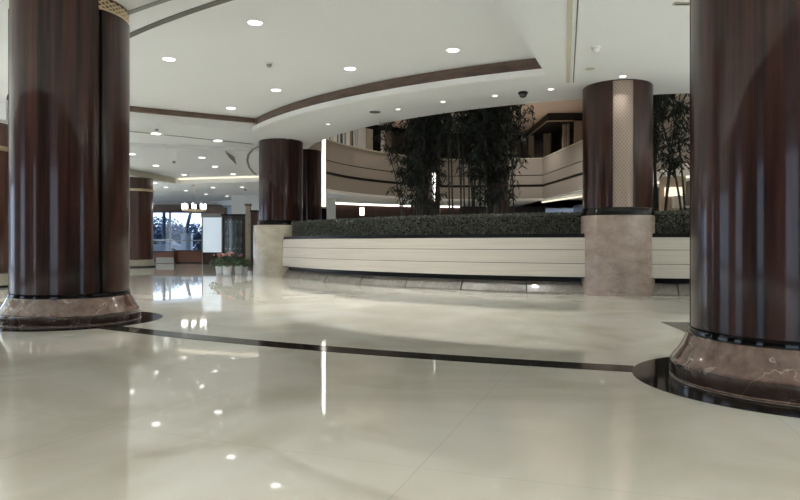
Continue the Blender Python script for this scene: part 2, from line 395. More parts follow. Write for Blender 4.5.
# ------------------------------------------------------------------ columns
RC = .77
def curved_panel(r0, r1, a0, a1, z0, z1):
    return MB().lathe([(r0, z0), (r1-.012, z0), (r1, z0+.01), (r1, z1-.01), (r1-.012, z1), (r0, z1)], 0, 0, max(4, int((a1-a0)/4)), a0, a1)
def lattice(r, z0, z1, n, thick=.012):
    b = MB()
    for i in range(n):
        for sgn in (1, -1):
            a = 360*i/n; P = []
            for q in range(5):
                t = R(a+sgn*q*360/n/2); P.append((r*math.sin(t), -r*math.cos(t), z0+(z1-z0)*q/4))
            b.tube(P, thick, 4)
    return b
def round_column(x, y, seams, top, cap, label, bottom_style='marble'):
    t = empty('column', (x, y, 0), label=label, cat='column', group='round mahogany columns on marble bases')
    zb = .41
    MB().lathe([(.918, 0), (.925, .02), (.918, .03), (.918, .15), (.908, .165), (.878, .20), (.835, .27), (.80, .345), (.79, .36), (.74, .36)], n=96).build('marble_base', M['redmarble'], t, smooth=True)
    MB().lathe([(.912, .012), (.924, .032), (.925, .14), (.912, .148)], n=96, close=False).build('base_band', M['redmarble_dk'], t, smooth=True, label='darker polished band round the foot')
    MB().lathe([(.930, 0), (.930, .006), (.914, .010)], n=96, close=False).build('floor_bead', M['skirt'], t, smooth=True)
    MB().lathe([(.7, .355), (.782, .355), (.785, .375), (.775, .41), (.7, .415)], n=96).build('black_ring', M['black'], t, smooth=True)
    MB().lathe([(.728, .38), (.728, top)], n=64).build('core', M['dark'], t, smooth=True)
    ss = sorted(seams)
    for i, a in enumerate(ss):
        e = ss[(i+1) % len(ss)]+(360 if i == len(ss)-1 else 0)
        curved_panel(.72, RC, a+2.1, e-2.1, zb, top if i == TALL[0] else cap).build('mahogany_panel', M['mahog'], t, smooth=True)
    for a in ss:
        for d in (-2.2, 2.2):
            q = R(a+d)
            MB().tube([(.742*math.sin(q), -.742*math.cos(q), zb), (.742*math.sin(q), -.742*math.cos(q), cap)], .006, 6).build('edge_bead', M['metal'] if d < 0 else M['mahog'], t)
    hc = top-cap
    MB().lathe([(.72, cap), (.762, cap), (.762, cap+.02), (.735, cap+.03), (.735, top-.03), (.762, top-.02), (.762, top), (.72, top)], n=64).build('capital', M['mahog_far'], t, smooth=True)
    MB().lathe([(.75, cap-.005), (.768, cap-.005), (.768, cap+.022), (.75, cap+.022)], n=64).build('gilt_ring', M['gold'], t, smooth=True)
    lattice(.75, cap+.03, top-.03, 40).build('gilt_lattice', M['gold'], t)
    return t
TALL = [None]
CL, CR = (-4.7, 9.15), (3.14, 5.07)
def view(cx, cy): return math.degrees(math.atan2(cx, cy))
vl = view(*CL)   # angle measured like lathe: 0 = towards -y
def facing(c): return -view(*c)
fl = facing(CL); fr_ = facing(CR)
TALL[0] = sorted([fl+27.5, fl-78, fl+140, fl-150]).index(fl-78)
round_column(*CL, [fl+27.5, fl-78, fl+140, fl-150], HL, EYE+3.19, 'large round mahogany column on a red marble foot, left foreground')
round_column(*CR, [fr_-77, fr_+33, fr_+140, fr_-165], HL, EYE+3.12, 'large round mahogany column on a red marble foot, right foreground, the nearest one')
c4, c5 = (-12.15, 29.4), (-10.55, 16)
f4 = facing(c4)
def far_column(c, label, cap, seams):
    t = empty('column', (*c, 0), label=label, cat='column', group='round mahogany columns with gilt banded capitals')
    MB().lathe([(.85, 0), (.85, .16), (.76, .34), (.7, .36)], n=48).build('marble_base', M['beigemarble'], t, smooth=True)
    MB().lathe([(.87, .0), (.87, .05), (.84, .06)], n=48, close=False).build('floor_bead', M['black'], t, smooth=True)
    MB().lathe([(.72, .36), (.72, cap)], n=48).build('core', M['dark'], t, smooth=True)
    for i, a in enumerate(seams):
        e = seams[(i+1) % len(seams)]+(360 if i == len(seams)-1 else 0)
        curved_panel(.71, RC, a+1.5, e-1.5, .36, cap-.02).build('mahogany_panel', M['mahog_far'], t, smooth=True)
    MB().lathe([(.7, cap-.02), (.79, cap-.02), (.80, cap+.05), (.79, cap+.09), (.7, cap+.09)], n=48).build('gilt_ring', M['gold'], t, smooth=True)
    MB().lathe([(.7, cap+.09), (.755, cap+.09), (.755, HC-.04), (.79, HC-.03), (.79, HC), (.7, HC)], n=48).build('capital', M['mahog_far'], t, smooth=True)
far_column(c4, 'distant round mahogany column standing before the left window wall', EYE+2.36, [f4-40, f4+80, f4+200])
far_column(c5, 'round mahogany column at the far left edge, behind the left foreground column', EYE+2.3, [facing(c5)-60, facing(c5)+60, facing(c5)+180])

# columns standing in the planter ring: stone plinth, black ring, shaft with a pale perforated panel
def ring_column(c, pa, pb, label, stone, top=HL, pr=.775):
    t = empty('column', (*c, 0), label=label, cat='column')
    n = 20
    MB().lathe([(pr+.01, 0), (pr+.01, .04), (pr, .05), (pr, 1.66), (pr-.01, 1.68), (.6, 1.68)], n=n, a0=0).build('stone_plinth', stone, t, smooth=True)
    MB().lathe([(.6, 1.68), (.775, 1.68), (.765, 1.72), (.725, 1.84), (.6, 1.85)], n=64).build('black_ring', M['black'], t, smooth=True)
    MB().lathe([(.685, 1.79), (.685, top-.06)], n=64).build('core', M['dark'], t, smooth=True)
    curved_panel(.68, .722, pb, pa+360, 1.79, top-.015).build('mahogany_panel', M['mahog'], t, smooth=True)
    curved_panel(.68, .70, pa, pb, 1.79, top-.015).build('perforated_panel', M['perf'], t, smooth=True)
    for a in (pa, pb):
        q = R(a); MB().tube([(.72*math.sin(q), -.72*math.cos(q), 1.79), (.72*math.sin(q), -.72*math.cos(q), top-.03)], .010, 6).build('edge_bead', M['darkwood'], t)
    MB().lathe([(.66, top-.02), (.70, top-.02), (.70, top), (.66, top)], n=64).build('capital', M['dark'], t, smooth=True)
    return t
M['perf'] = mat('perforated_bronze', (.40, .31, .25), .4, metal=.2)
def perf_nodes(m):
    t = m.node_tree; b = t.nodes['Principled BSDF']; co = t.nodes.new('ShaderNodeTexCoord')
    mp = t.nodes.new('ShaderNodeMapping'); mp.inputs['Scale'].default_value = (1, 1, .8); mp.inputs['Rotation'].default_value = (0, 0, 0)
    sp = t.nodes.new('ShaderNodeSeparateXYZ'); L = t.links; L.new(co.outputs['Object'], sp.inputs[0])
    outs = []
    for sg in (1, -1):
        a = t.nodes.new('ShaderNodeMath'); a.operation = 'MULTIPLY_ADD'; a.inputs[1].default_value = sg*.75
        L.new(sp.outputs['Z'], a.inputs[0]); L.new(sp.outputs['X'], a.inputs[2])
        s = t.nodes.new('ShaderNodeMath'); s.operation = 'MULTIPLY'; s.inputs[1].default_value = 48; L.new(a.outputs[0], s.inputs[0])
        c = t.nodes.new('ShaderNodeMath'); c.operation = 'SINE'; L.new(s.outputs[0], c.inputs[0])
        ab = t.nodes.new('ShaderNodeMath'); ab.operation = 'ABSOLUTE'; L.new(c.outputs[0], ab.inputs[0]); outs.append(ab)
    mn = t.nodes.new('ShaderNodeMath'); mn.operation = 'MINIMUM'; L.new(outs[0].outputs[0], mn.inputs[0]); L.new(outs[1].outputs[0], mn.inputs[1])
    r = t.nodes.new('ShaderNodeMapRange'); r.inputs['From Min'].default_value = .15; r.inputs['From Max'].default_value = .5
    L.new(mn.outputs[0], r.inputs['Value'])
    mx = t.nodes.new('ShaderNodeMix'); mx.data_type = 'RGBA'; mx.inputs['A'].default_value = (.38, .31, .26, 1); mx.inputs['B'].default_value = (.25, .19, .155, 1)
    L.new(r.outputs[0], mx.inputs['Factor']); L.new(mx.outputs['Result'], b.inputs['Base Color'])
perf_nodes(M['perf'])
c2, c3, c3b = (4.70, 13.85), (-3.96, 21.3), (-3.55, 23.6)
f2 = facing(c2)
ring_column(c2, f2-7, f2+27, 'mahogany column with a lit pale lattice panel on a tall pink stone plinth', M['pinkmarble'])
f3 = facing(c3)
ring_column(c3, f3+112, f3+142, 'mahogany column on a beige stone plinth at the left end of the long planter', M['beigemarble'], pr=.91)
def pillar(c, r, z1, label, m='darkwood', cap=True):
    t = empty('column', (*c, 0), label=label, cat='column')
    MB().lathe([(r, .3), (r, z1)], n=48).build('shaft', M[m], t, smooth=True)
    MB().lathe([(r+.06, 0), (r+.06, .3), (r, .33)], n=48).build('base', M['black'], t, smooth=True)
    if cap: MB().lathe([(r, z1-.2), (r+.05, z1-.18), (r+.05, z1)], n=48, close=False).build('capital', M['dark'], t, smooth=True)
pillar(c3b, .66, HL, 'dark mahogany column standing just behind the left planter column', 'mahog', False)
pillar((xat(428, 24), 24), .46, 8.15, 'slim dark column standing inside the atrium among the left bamboo')
pillar((xat(498, 24), 24), .42, 8.15, 'slim dark column standing inside the atrium among the right bamboo')
# tall lit glass pilaster
t = empty('light_pilaster', (xat(323.7, 24), 24.0, 0), label='tall glowing white light column beside the dark column, floor to mezzanine', cat='light')
MB().box(-.10, .10, .0, .12, 0, 2.42).build('dark_post', M['dark'], t)
MB().box(-.075, .075, .06, .14, 2.42, 6.5).build('back_plate', M['gold'], t)
MB().box(-.055, .055, -.04, .06, 2.46, 6.4).build('glowing_tube', M['strip'], t)
MB().box(-.11, .11, -.06, .13, 2.40, 2.46).build('end_cap', M['gold'], t)
# sconces
def sconce(x, y, z0, z1, r, label, back):
    t = empty('wall_lamp', (x, y, z0), label=label, cat='lamp', group=None)
    MB().lathe([(r, .03), (r, z1-z0-.03)], n=20).build('lamp_shade', M['strip'], t, smooth=True)
    MB().lathe([(r+.02, 0), (r+.02, .04)], n=20).build('end_cap', M['gold'], t)
    MB().lathe([(r+.02, z1-z0-.04), (r+.02, z1-z0)], n=20).build('end_cap', M['gold'], t)
    MB().box(-.05, .05, r-.01, r+back, (z1-z0)*.4, (z1-z0)*.6).build('bracket', M['gold'], t)
wx, wy = pol(19.25, 138)
sconce(xat(362, 40.3), 40.3, zat(216, 40.3), zat(207, 40.3), .14, 'white cylinder wall lamp on the dark arcade wall', .6)
sconce(xat(434.2, 23.3), 23.3, zat(202, 23.3), zat(172, 23.3), .07, 'tall white lamp on the slim column among the left bamboo', .25)

# floor inlays
def inlay(name, mb, label): return struct(name, mb, M['black'])
b = MB(); rr = 21.86
b.sector(rr-.15, rr+.15, 15.5+1.4, 37.2-1.4, 0.0, .003, 1); b.sector(rr-.15, rr+.15, -30, 11.2, 0, .003, 1); b.sector(rr-.15, rr+.15, 40.1, 70, 0, .003, 1)
struct('floor_inlay_ring', b, M['inlay'])
for c in (CL, CR):
    struct('floor_inlay_disc', MB().lathe([(.9, 0), (1.225, 0), (1.225, .004), (.9, .004)], c[0], c[1], n=96), M['black'])
struct('floor_inlay_point', MB().prism([(3.63, 8.91), (3.47, 7.41), (4.6, 6.6), (5.2, 8.8)], 0, .003), M['inlay'])

# ------------------------------------------------------------------ planter
PR = 13.58
pl = empty('planter', (*pol(PR, 30), 0), label='long curved planter wall of cream panels in front of the bamboo', cat='planter')
def ppart(name, mb, m, **k):
    o = mb.build(name, m, pl, **k); o.location = -pl.location; return o
A0, A1 = -15, 64.0
for z0, z1 in ((.37, .655), (.665, .95), (.96, 1.215)):
    ppart('cream_panel', MB().sector(PR-.25, PR, A0, A1, z0, z1, 2), M['cream'])
ppart('backing', MB().sector(PR-.24, PR-.012, A0, A1, .36, 1.215, 2), M['dark'])
n = 12
for i in range(n):
    a0, a1 = A0+(A1-A0)*i/n, A0+(A1-A0)*(i+1)/n-.12
    mb = MB(); q = 6
    prof = [(PR+.0, 0), (PR-.005, .03), (PR-.15, .25), (PR-.45, .25), (PR-.45, 0)]
    k = len(prof)
    for j in range(q+1):
        a = a0+(a1-a0)*j/q
        mb.v += [(*pol(r, a), z) for r, z in prof]
    for j in range(q):
        for s_ in range(k):
            e = (s_+1) % k; mb.f.append((j*k+s_, (j+1)*k+s_, (j+1)*k+e, j*k+e))
    mb.f += [tuple(range(k)), tuple(q*k+s_ for s_ in range(k))]
    ppart('sloping_skirt_slab', mb, M['skirt'])
ppart('underside_shade', MB().sector(PR-.42, PR-.2, A0, A1, .25, .37, 2), M['dark'])  # near-black strip paints the shadow beneath the cream panels
ppart('black_cap', MB().sector(PR-.45, PR-.03, A0, A1, 1.22, 1.30, 2), M['dark'])
ppart('soil_bed', MB().sector(PR-2.6, PR-.44, A0, A1, 0, 1.24, 2), M['soil'])

# hedge: a clipped box hedge, its leaves on a dark core
def hedge():
    r0, r1, z0, z1 = PR-1.05, PR-.30, 1.30, 1.76
    core = MB().sector(r0+.05, r1-.05, A0+.3, A1-.3, z0, z1-.05, 2)
    rnd = random.Random(3); mb = MB()
    def leaf(p, s):
        a, bb = rnd.uniform(0, 6.28), rnd.uniform(-1, 1)
        u = Vector((math.cos(a), math.sin(a), bb)).normalized()*s
        v = u.cross(Vector((rnd.uniform(-1, 1), rnd.uniform(-1, 1), rnd.uniform(-1, 1)))).normalized()*s*.55
        p = Vector(p); mb.add([p-u, p+v, p+u, p-v], [(0, 1, 2, 3)])
    for i in range(42000):
        a = A0+.3+(A1-A0-.6)*rnd.random()**1; 
        if rnd.random() < .62: r = r1-rnd.random()**2*.07+.01; z = rnd.uniform(z0, z1)
        else: r = rnd.uniform(r0, r1); z = z1-rnd.random()**2*.07+rnd.uniform(0, .03)
        leaf((*pol(r, a), z), rnd.uniform(.018, .034))
    o = core.build('box_hedge', M['soil'], label='low clipped dark green box hedge along the top of the planter', cat='hedge', kind='stuff')
    mb.build('leaves', M['hedge'], o)
hedge()

# bamboo
def bamboo_proto(seed, h, ncul, spread, nleaf, lean=.25, low=.30):
    rnd = random.Random(seed)
    t = empty('bamboo', (0, 0, 0)); L = MB()
    for c in range(ncul):
        a = rnd.uniform(0, 6.28); r = rnd.uniform(0, spread*.25)
        x, y = r*math.cos(a), r*math.sin(a); dx, dy = rnd.uniform(-lean, lean), rnd.uniform(-lean, lean)
        hh = h*rnd.uniform(.85, 1); P = []; rad = []
        for i in range(15):
            u = i/14; P.append((x+dx*u**1.6*hh*.25, y+dy*u**1.6*hh*.25, hh*u)); rad.append(.026*(1-.7*u))
        cu = MB().tube(P, rad, 6)
        for i in range(1, 14):
            p = P[i]; cu.tube([(p[0], p[1], p[2]-.012), (p[0], p[1], p[2]+.012)], rad[i]*1.35, 6)
        cu.build('culm', M['culm'], t, smooth=True)
        per = nleaf//ncul
        nb = max(1, per//26)
        for bi in range(nb):
            u = low+(1-low)*rnd.random()**.8; i = min(13, int(u*14)); p = Vector(P[i]); p.z = hh*u
            ba = rnd.uniform(0, 6.28); bl = rnd.uniform(.25, .75)*spread*(1.25-.6*u)
            tip = p+Vector((math.cos(ba)*bl, math.sin(ba)*bl, rnd.uniform(-.05, .3)))
            L.tube([p, (p+tip)/2+Vector((0, 0, .06)), tip], [.006, .005, .002], 3)
            for k in range(26):
                w_ = rnd.uniform(.2, 1.05); q = p.lerp(tip, w_)+Vector((rnd.uniform(-.11, .11), rnd.uniform(-.11, .11), rnd.uniform(-.14, .08)))
                la = rnd.uniform(0, 6.28); d = Vector((math.cos(la)*.6, math.sin(la)*.6, -rnd.uniform(.2, 1.1))).normalized()*rnd.uniform(.14, .27)
                s = d.cross(Vector((rnd.uniform(-1, 1), rnd.uniform(-1, 1), .3))).normalized()*.019
                L.add([q, q+d*.4+s, q+d, q+d*.4-s], [(0, 1, 2, 3)])
    L.build('foliage', M['leaf'], t)
    return t
protos = [bamboo_proto(1, 6.0, 4, .9, 3800, .3, .18), bamboo_proto(2, 5.6, 5, .85, 2600, .35, .35), bamboo_proto(5, 5.8, 3, .9, 1700, .45, .45), bamboo_proto(9, 4.4, 2, .6, 420, .9, .35)]
BG = 'bamboo clumps growing in the planter behind the hedge'
spots = [ # px, distance, prototype, rot, scale, label
 (405, 16.6, 3, 1.2, .9, 'thin leaning bamboo stem with few leaves, leftmost in the planter'),
 (413, 17.6, 0, 0.3, .95, 'dense dark bamboo clump hiding the left slim column, left side'),
 (424, 16.4, 0, 2.0, 1, 'dense dark bamboo clump in front of the left slim column'),
 (437, 17.4, 1, 4.0, 1, 'bamboo clump just right of the left slim column'),
 (452, 16.8, 2, 0.9, 1, 'open bamboo clump with bare lower stems, left of the planter middle'),
 (462, 15.8, 2, 3.4, .97, 'open bamboo clump with bare lower stems, nearest the hedge'),
 (472, 17.2, 1, 5.1, 1, 'leafy bamboo clump between the two slim columns, right half'),
 (486, 16.2, 0, 1.7, .96, 'dense bamboo clump just left of the right slim column'),
 (499, 17.0, 0, 3.8, 1, 'dense dark bamboo clump in front of the right slim column'),
 (508, 16.1, 2, 5.6, .9, 'loose bamboo clump at the right end of the central grove'),
 (656, 14.9, 1, 2.6, .95, 'leafy bamboo clump right beside the lattice-panel column'),
 (664, 14.4, 3, 4.4, 1.1, 'sparse bamboo stem right of the lattice-panel column'),
 (686, 14.8, 3, 0.2, 1.2, 'sparse bamboo half hidden behind the right foreground column')]
used = set()
for px, d, k, rz, sc, lab in spots:
    o = protos[k] if k not in used else copy_tree(protos[k])
    used.add(k)
    d_ = 13.0
    while math.hypot(xat(px, d_)-CX, d_-CY) > (11.05 if d > 16.9 else 11.75): d_ += .02
    d = d_
    o.location = (xat(px, d), d, 1.24); o.rotation_euler.z = rz; o.scale = (sc, sc, sc)
    tag(o, lab, 'bamboo', BG)

# ------------------------------------------------------------------ ceiling fittings
def on(px, py, z): d = F*(z-EYE)/(243-py); return (xat(px, d), d, z)
def spot_lamp(t, e, ang, z=-.03, size=.06, col=(1, .975, .94)):
    l = bpy.data.lights.new('lamp', 'SPOT'); l.energy = e; l.spot_size = R(ang); l.spot_blend = 1; l.shadow_soft_size = size; l.color = col
    o = bpy.data.objects.new('lamp', l); S.collection.objects.link(o); o.parent = t; o.location = (0, 0, z)
    return o
def downlight(px, py, z, r, e, lab, group, m='lamp'):
    t = empty('downlight', on(px, py, z), label=lab, cat='ceiling light', group=group)
    MB().lathe([(r, -.008), (r+.02, -.012), (r+.025, 0), (r, 0)], n=28, close=False).build('trim_ring', M['ceil_white'], t, smooth=True)
    MB().lathe([(r, -.002), (r, -.012)], n=28).build('diffuser', M[m], t)
    if e: spot_lamp(t, e, 128, -.03, r*.9)
    return t
G1 = 'large round downlights in the raised tray'
for px, py, lab in ((255, 22.5, 'upper middle'), (169, 59, 'beside the left foreground column'), (350, 68.5, 'close left of the walnut band middle'),
                    (231, 108, 'lowest, near the left corner of the walnut band'), (276, 90, 'second lowest, close to the walnut band'), (453, 50, 'rightmost')):
    downlight(px, py, HU, .115, SPOT, 'large downlight in the raised ceiling tray, '+lab, G1)
G2 = 'small downlights in the curved soffit'
for i, (px, py, e, lab) in enumerate(((287, 139, 0, 'above the left planter column'), (328, 124, 25, 'second from the left'), (398, 109, 0, 'right of the round speaker'), (443, 101.5, 25, 'above the bamboo middle'),
                    (495, 95.5, 0, 'left of the black dome camera'), (551, 89, 25, 'right of the black dome camera'))):
    downlight(px, py, HL, .055, e, 'small downlight in the curved white soffit, '+lab, G2, 'lamp_dim')
G3 = 'downlights in the far left ceiling'
side = [(156, 133.5, HL), (218, 140.5, HL), (132, 154, HB), (156, 165.5, HB), (202, 157.5, HB), (215, 166.5, HB), (184, 174.5, HB), (233, 174, HB)]
rear = [(155, 183, HC), (166, 187.3, HC), (186, 190.5, HC), (206, 194, HC), (213, 187.5, HC), (242, 187, HC), (227, 196, HC), (247, 198.5, HC)]
names = ['upper left of the far ceiling slot', 'upper right on the far ceiling slot', 'leftmost under the cove', 'left, just inside the cove', 'centre of the stepped ceiling', 'right of the smoke detector',
         'next to the cove corner', 'right, beside the ring trim', 'leftmost beyond the cove', 'above the chandelier, left', 'above the chandelier, middle', 'just right of the chandelier top',
         'beyond the cove, middle', 'rightmost beyond the cove', 'far row, middle right', 'far row, rightmost by the planter column']
for i, ((px, py, z), lab) in enumerate(zip(side+rear, names)):
    if px in (156, 218) and z == HL: pass
    downlight(px, py, z, (.14 if i < 2 else .11) if z != HC else .10, 100 if i in (0, 1, 4, 6, 9, 13) else 0, 'round downlight in the far left ceiling, '+lab, G3, 'lamp')
t = downlight(622, 78, HL, .06, 0, 'small spotlight at the head of the lattice-panel column', None)
t.location = (c2[0]-.20, c2[1]-.93, HL)
l = spot_lamp(t, 24, 70, -.05, .03); l.rotation_euler = (R(14), 0, 0)
# round ceiling speaker
t = empty('ceiling_speaker', on(375, 112, HL), label='flat round grey speaker in the curved soffit', cat='speaker')
MB().lathe([(.13, -.012), (.14, -.01), (.15, 0)], n=28).build('rim', M['grey'], t, smooth=True)
MB().lathe([(.0, -.013), (.13, -.013), (.13, -.002)], n=28).build('grille', M['slot'], t)
def smoke(px, py, z, lab, m='grey', s=1):
    t = empty('smoke_detector', on(px, py, z), label=lab, cat='smoke detector', group='smoke detectors')
    MB().lathe([(.075*s, 0), (.075*s, -.02*s), (.06*s, -.03*s)], n=20).build('base', M['white'], t, smooth=True)
    MB().lathe([(.055*s, -.03*s), (.05*s, -.065*s), (.03*s, -.085*s), (0.001, -.09*s)], n=20).build('sensor_head', M[m], t, smooth=True)
smoke(269, 63, HU, 'small smoke detector between the large downlights of the tray')
smoke(596, 47, HL, 'small smoke detector on the flat ceiling above the lattice-panel column', 'white')
smoke(174, 160.5, HB, 'small smoke detector in the far left ceiling near the cove', 'grey', 1.3)
smoke(156.5, 128, HL, 'small smoke detector in the ceiling beside the left foreground column', 'grey', 1.2)
smoke(245.5, 188.5, HC, 'tiny dark smoke detector at the far end of the left ceiling', 'grey', 1.3)
t = empty('access_cover', on(590, 69, HL), label='faint round cover plate on the ceiling near the lattice-panel column', cat='cover plate')
MB().lathe([(.09, -.006), (.10, 0)], n=24).build('plate', M['trim'], t)
t = empty('ceiling_vent', on(682, 3, HL), label='pale rectangular vent in the ceiling at the top right', cat='vent')
MB().box(-.12, .12, -.04, .04, -.02, 0).build('frame', M['trim'], t); MB().box(-.10, .10, -.025, .025, -.024, -.019).build('grille', M['slot'], t)
t = empty('dome_camera', on(523, 92, HL), label='black dome security camera under the curved soffit', cat='security camera')
MB().lathe([(.10, 0), (.11, -.02), (.11, -.045), (.09, -.055)], n=24).build('housing', M['dark'], t, smooth=True)
MB().lathe([(.085, -.05), (.08, -.09), (.055, -.12), (.001, -.135)], n=24).build('dome', M['smoke'], t, smooth=True)

# ------------------------------------------------------------------ mezzanine shopfronts
def slab(name, px0, px1, r, m, lab, cat, z0=EYE+3.3, z1=7.86, parts=None, grp=None):
    """thin upright element standing before the curved back wall of the mezzanine, seen between two bearings"""
    def hit(px):
        k = (px-400)/F; a = 1+k*k; b_ = -2*(CX*k+CY); c_ = CX*CX+CY*CY-r*r
        d = (-b_+math.sqrt(b_*b_-4*a*c_))/(2*a); return Vector((k*d, d))
    p, q = hit(px0), hit(px1); L = (q-p).length; ang = math.atan2(q.y-p.y, q.x-p.x)
    t = empty(name, (p.x, p.y, z0), ang, label=lab, cat=cat, group=grp); h = z1-z0
    if m == 'slats':
        MB().box(0, L, .04, .06, 0, h).build('pane', M['cabglass'], t)
        n = max(2, int(L/.28)); 
        b = MB()
        for i in range(n): x = L*(i+.5)/n; b.box(x-.05, x+.05, -.02, .04, 0, h)
        b.build('slats', M['ceil'], t); MB().box(0, L, -.03, .05, 0, .06).build('sill', M['metal'], t)
    else:
        MB().box(0, L, -.03, .05, 0, h).build('panel', M[m], t); MB().box(-.03, L+.03, -.05, .05, h-.08, h).build('head_trim', M['dark'], t)
G5 = 'window bays along the left mezzanine'
slab('window_bay', 300, 333, 15.05, 'slats', 'slatted mezzanine window immediately right of the light column', 'window', grp=G5)
slab('wall_panel', 333.3, 336.7, 15.0, 'ceil_white', 'narrow white panel, leftmost on the mezzanine', 'panel')
slab('window_bay', 337, 346, 15.05, 'slats', 'slatted mezzanine window left of the tan pillar', 'window', grp=G5)
slab('wall_panel', 346.2, 349.5, 15.0, 'ceil_white', 'white panel beside the tan mezzanine pillar', 'panel')
slab('window_bay', 353.2, 357.5, 15.05, 'slats', 'slim slatted mezzanine window right of the tan pillar', 'window', grp=G5)
slab('wall_panel', 357.8, 365.5, 14.9, 'white', 'wide bright white panel on the left mezzanine', 'panel')
slab('wall_panel', 365.8, 372.5, 15.0, 'trim', 'dull green-grey panel right of the bright white one', 'panel')
slab('doorway', 372.8, 381, 15.0, 'dark', 'dark doorway on the left mezzanine', 'doorway')
slab('wall_panel', 381.2, 384.2, 14.9, 'white', 'slim white post between dark openings on the mezzanine', 'panel')
slab('doorway', 392, 414, 15.0, 'darkwood', 'dark wood shopfront opening left of the bamboo', 'doorway')
slab('doorway', 441, 470, 15.0, 'darkwood', 'dark wood shopfront opening behind the bamboo middle', 'doorway')
slab('doorway', 474, 512, 15.0, 'darkwood', 'dark wood shopfront opening behind the right bamboo', 'doorway')

# right mezzanine: dark canopy over shopfronts with pale pilasters
cn = empty('shop_canopy', (9, 36, EYE+5.5), label='dark angled wood canopy above the right mezzanine shopfronts', cat='canopy')
def crel(mb, name, m): o = mb.build(name, M[m], cn); o.location = -cn.location
outline = [(xat(523, 41.5), 41.5), (xat(548, 34.7), 34.7), (14.5, 34.3), (14.5, 46), (xat(523, 44), 44)]
crel(MB().prism(outline, EYE+6.62, 8.14), 'canopy_box', 'blackwood')
crel(MB().wall([(outline[0][0]-.03, outline[0][1]), (outline[1][0]-.03, outline[1][1]-.03), (14.5, 34.25)], .05, EYE+6.58, EYE+6.63), 'edge_trim', 'gold')
b = MB().prism([(7.5, 42), (9.3, 41), (9.9, 37.5), (11.0, 30), (11.2, 24), (11.5, 24), (11.5, 46), (7.5, 46)], EYE+3.2, EYE+6.6)
struct('wall_shop', b, M['darkwood'])
def pil(px, d, wd, lab, m='tan'):
    t = empty('pilaster', (xat(px, d), d, EYE+3.2), label=lab, cat='pilaster', group='pale pilasters of the right mezzanine shopfronts')
    MB().box(-wd/2, wd/2, 0, wd, 0, 3.4).build('post', M[m], t); MB().box(-wd/2-.03, wd/2+.03, -.03, wd+.03, 0, .12).build('foot', M['dark'], t)
pil(531.5, 39.3, .30, 'pale mezzanine pilaster, leftmost under the dark canopy')
pil(546, 38.6, .22, 'pale mezzanine pilaster under the canopy corner')
pil(550, 38.4, .16, 'slim pale mezzanine pilaster right of the canopy corner')
pil(564.5, 35.6, .18, 'pale mezzanine pilaster, second from the mahogany lattice column')
pil(568.5, 35.4, .12, 'slim pale mezzanine post nearest the mahogany lattice column')
t = empty('wall_panel', (xat(581, 34), 34, EYE+3.2), label='tan wall panel at the right end of the mezzanine shopfronts', cat='panel')
MB().box(-.35, .35, 0, .1, 0, 3.4).build('panel', M['tan'], t); MB().box(-.37, .37, -.02, .1, 3.3, 3.4).build('head_trim', M['dark'], t)
# lit arcade edge
o = MB().sector(19.35, 19.55, 131, 168, 3.62, 3.70, 1).build('cove_light', M['cove2'])
tag(o, 'warm light strip above the dark arcade wall under the mezzanine', 'cove light')
o = MB().wall([(8.4, 37.6), (9.9, 30.4), (10.6, 22), (10.8, 15)], .08, EYE+2.36, EYE+2.44).build('cove_light', M['cove'])
tag(o, 'warm light strip under the right mezzanine wing', 'cove light')
t = empty('shop_display', (xat(676, 20), 20, 0), label='lit pale display niche seen low at right behind the planter', cat='display')
MB().box(-.4, .4, .2, .3, 0, 3.2).build('back_panel', M['tan'], t)
MB().box(-.28, .25, .05, .2, zat(196, 20), zat(187, 20)).build('lit_shelf', M['cove'], t)
MB().box(-.05, .26, .0, .2, zat(208, 20), zat(196, 20)).build('lit_shelf', M['cream'], t)

# ------------------------------------------------------------------ far left: counter, screen, cabinet, pillar
def far_box(name, px0, px1, d, z0, z1, dep, m, part, lab, cat):
    t = empty(name, (xat((px0+px1)/2, d), d, z0), label=lab, cat=cat); hw = (xat(px1, d)-xat(px0, d))/2
    MB().box(-hw, hw, 0, dep, 0, z1-z0).build(part, M[m], t, bevel=.01); return t, hw, z1-z0
t, hw, h = far_box('low_counter', 175, 219, 34.6, 0, .66, .6, 'redwood', 'body', 'long low red-brown wooden counter below the windows', 'counter')
MB().box(-hw-.03, hw+.03, -.04, .64, h, h+.05).build('top', M['darkwood'], t); MB().box(-hw, hw, -.03, 0, .0, .06).build('plinth', M['dark'], t)
t, hw, h = far_box('low_counter', 153.5, 174, 34.2, 0, .62, .6, 'redwood', 'body', 'short low wooden counter with a white front board beside the distant column', 'counter')
MB().box(-hw-.03, hw+.03, -.04, .64, h, h+.05).build('top', M['darkwood'], t); MB().box(-hw+.15, hw+.0, -.03, -.005, .02, .33).build('front_board', M['metal'], t)
t, hw, h = far_box('light_screen', 203, 221.5, 33, .62, 2.42, .06, 'frost', 'glowing_panel', 'bright bluish-white frosted screen between the windows and the cabinet', 'screen')
MB().box(-hw-.1, hw+.1, -.04, .1, h, h+.2).build('header', M['grey'], t); MB().box(-hw-.05, -hw, -.02, .08, -.6, h).build('side_post', M['metal'], t); MB().box(hw, hw+.05, -.02, .08, -.6, h).build('side_post', M['metal'], t)
MB().box(-hw, hw, -.02, .08, -.62, 0).build('lower_panel', M['darkwood'], t)
t, hw, h = far_box('display_cabinet', 222.3, 245, 31, 0, 2.42, .5, 'darkwood', 'body', 'tall dark wood cabinet with glazed doors full of small lights', 'cabinet')
for i in range(4):
    x0 = -hw+.12+i*(2*hw-.24)/4; x1 = x0+(2*hw-.24)/4-.03
    d_ = MB().box(x0, x1, -.03, 0, .45, h-.18).build('glass_door', M['cabglass'], t); MB().box(x1-.03, x1-.015, -.05, -.03, 1.1, 1.4).build('handle', M['metal'], d_)
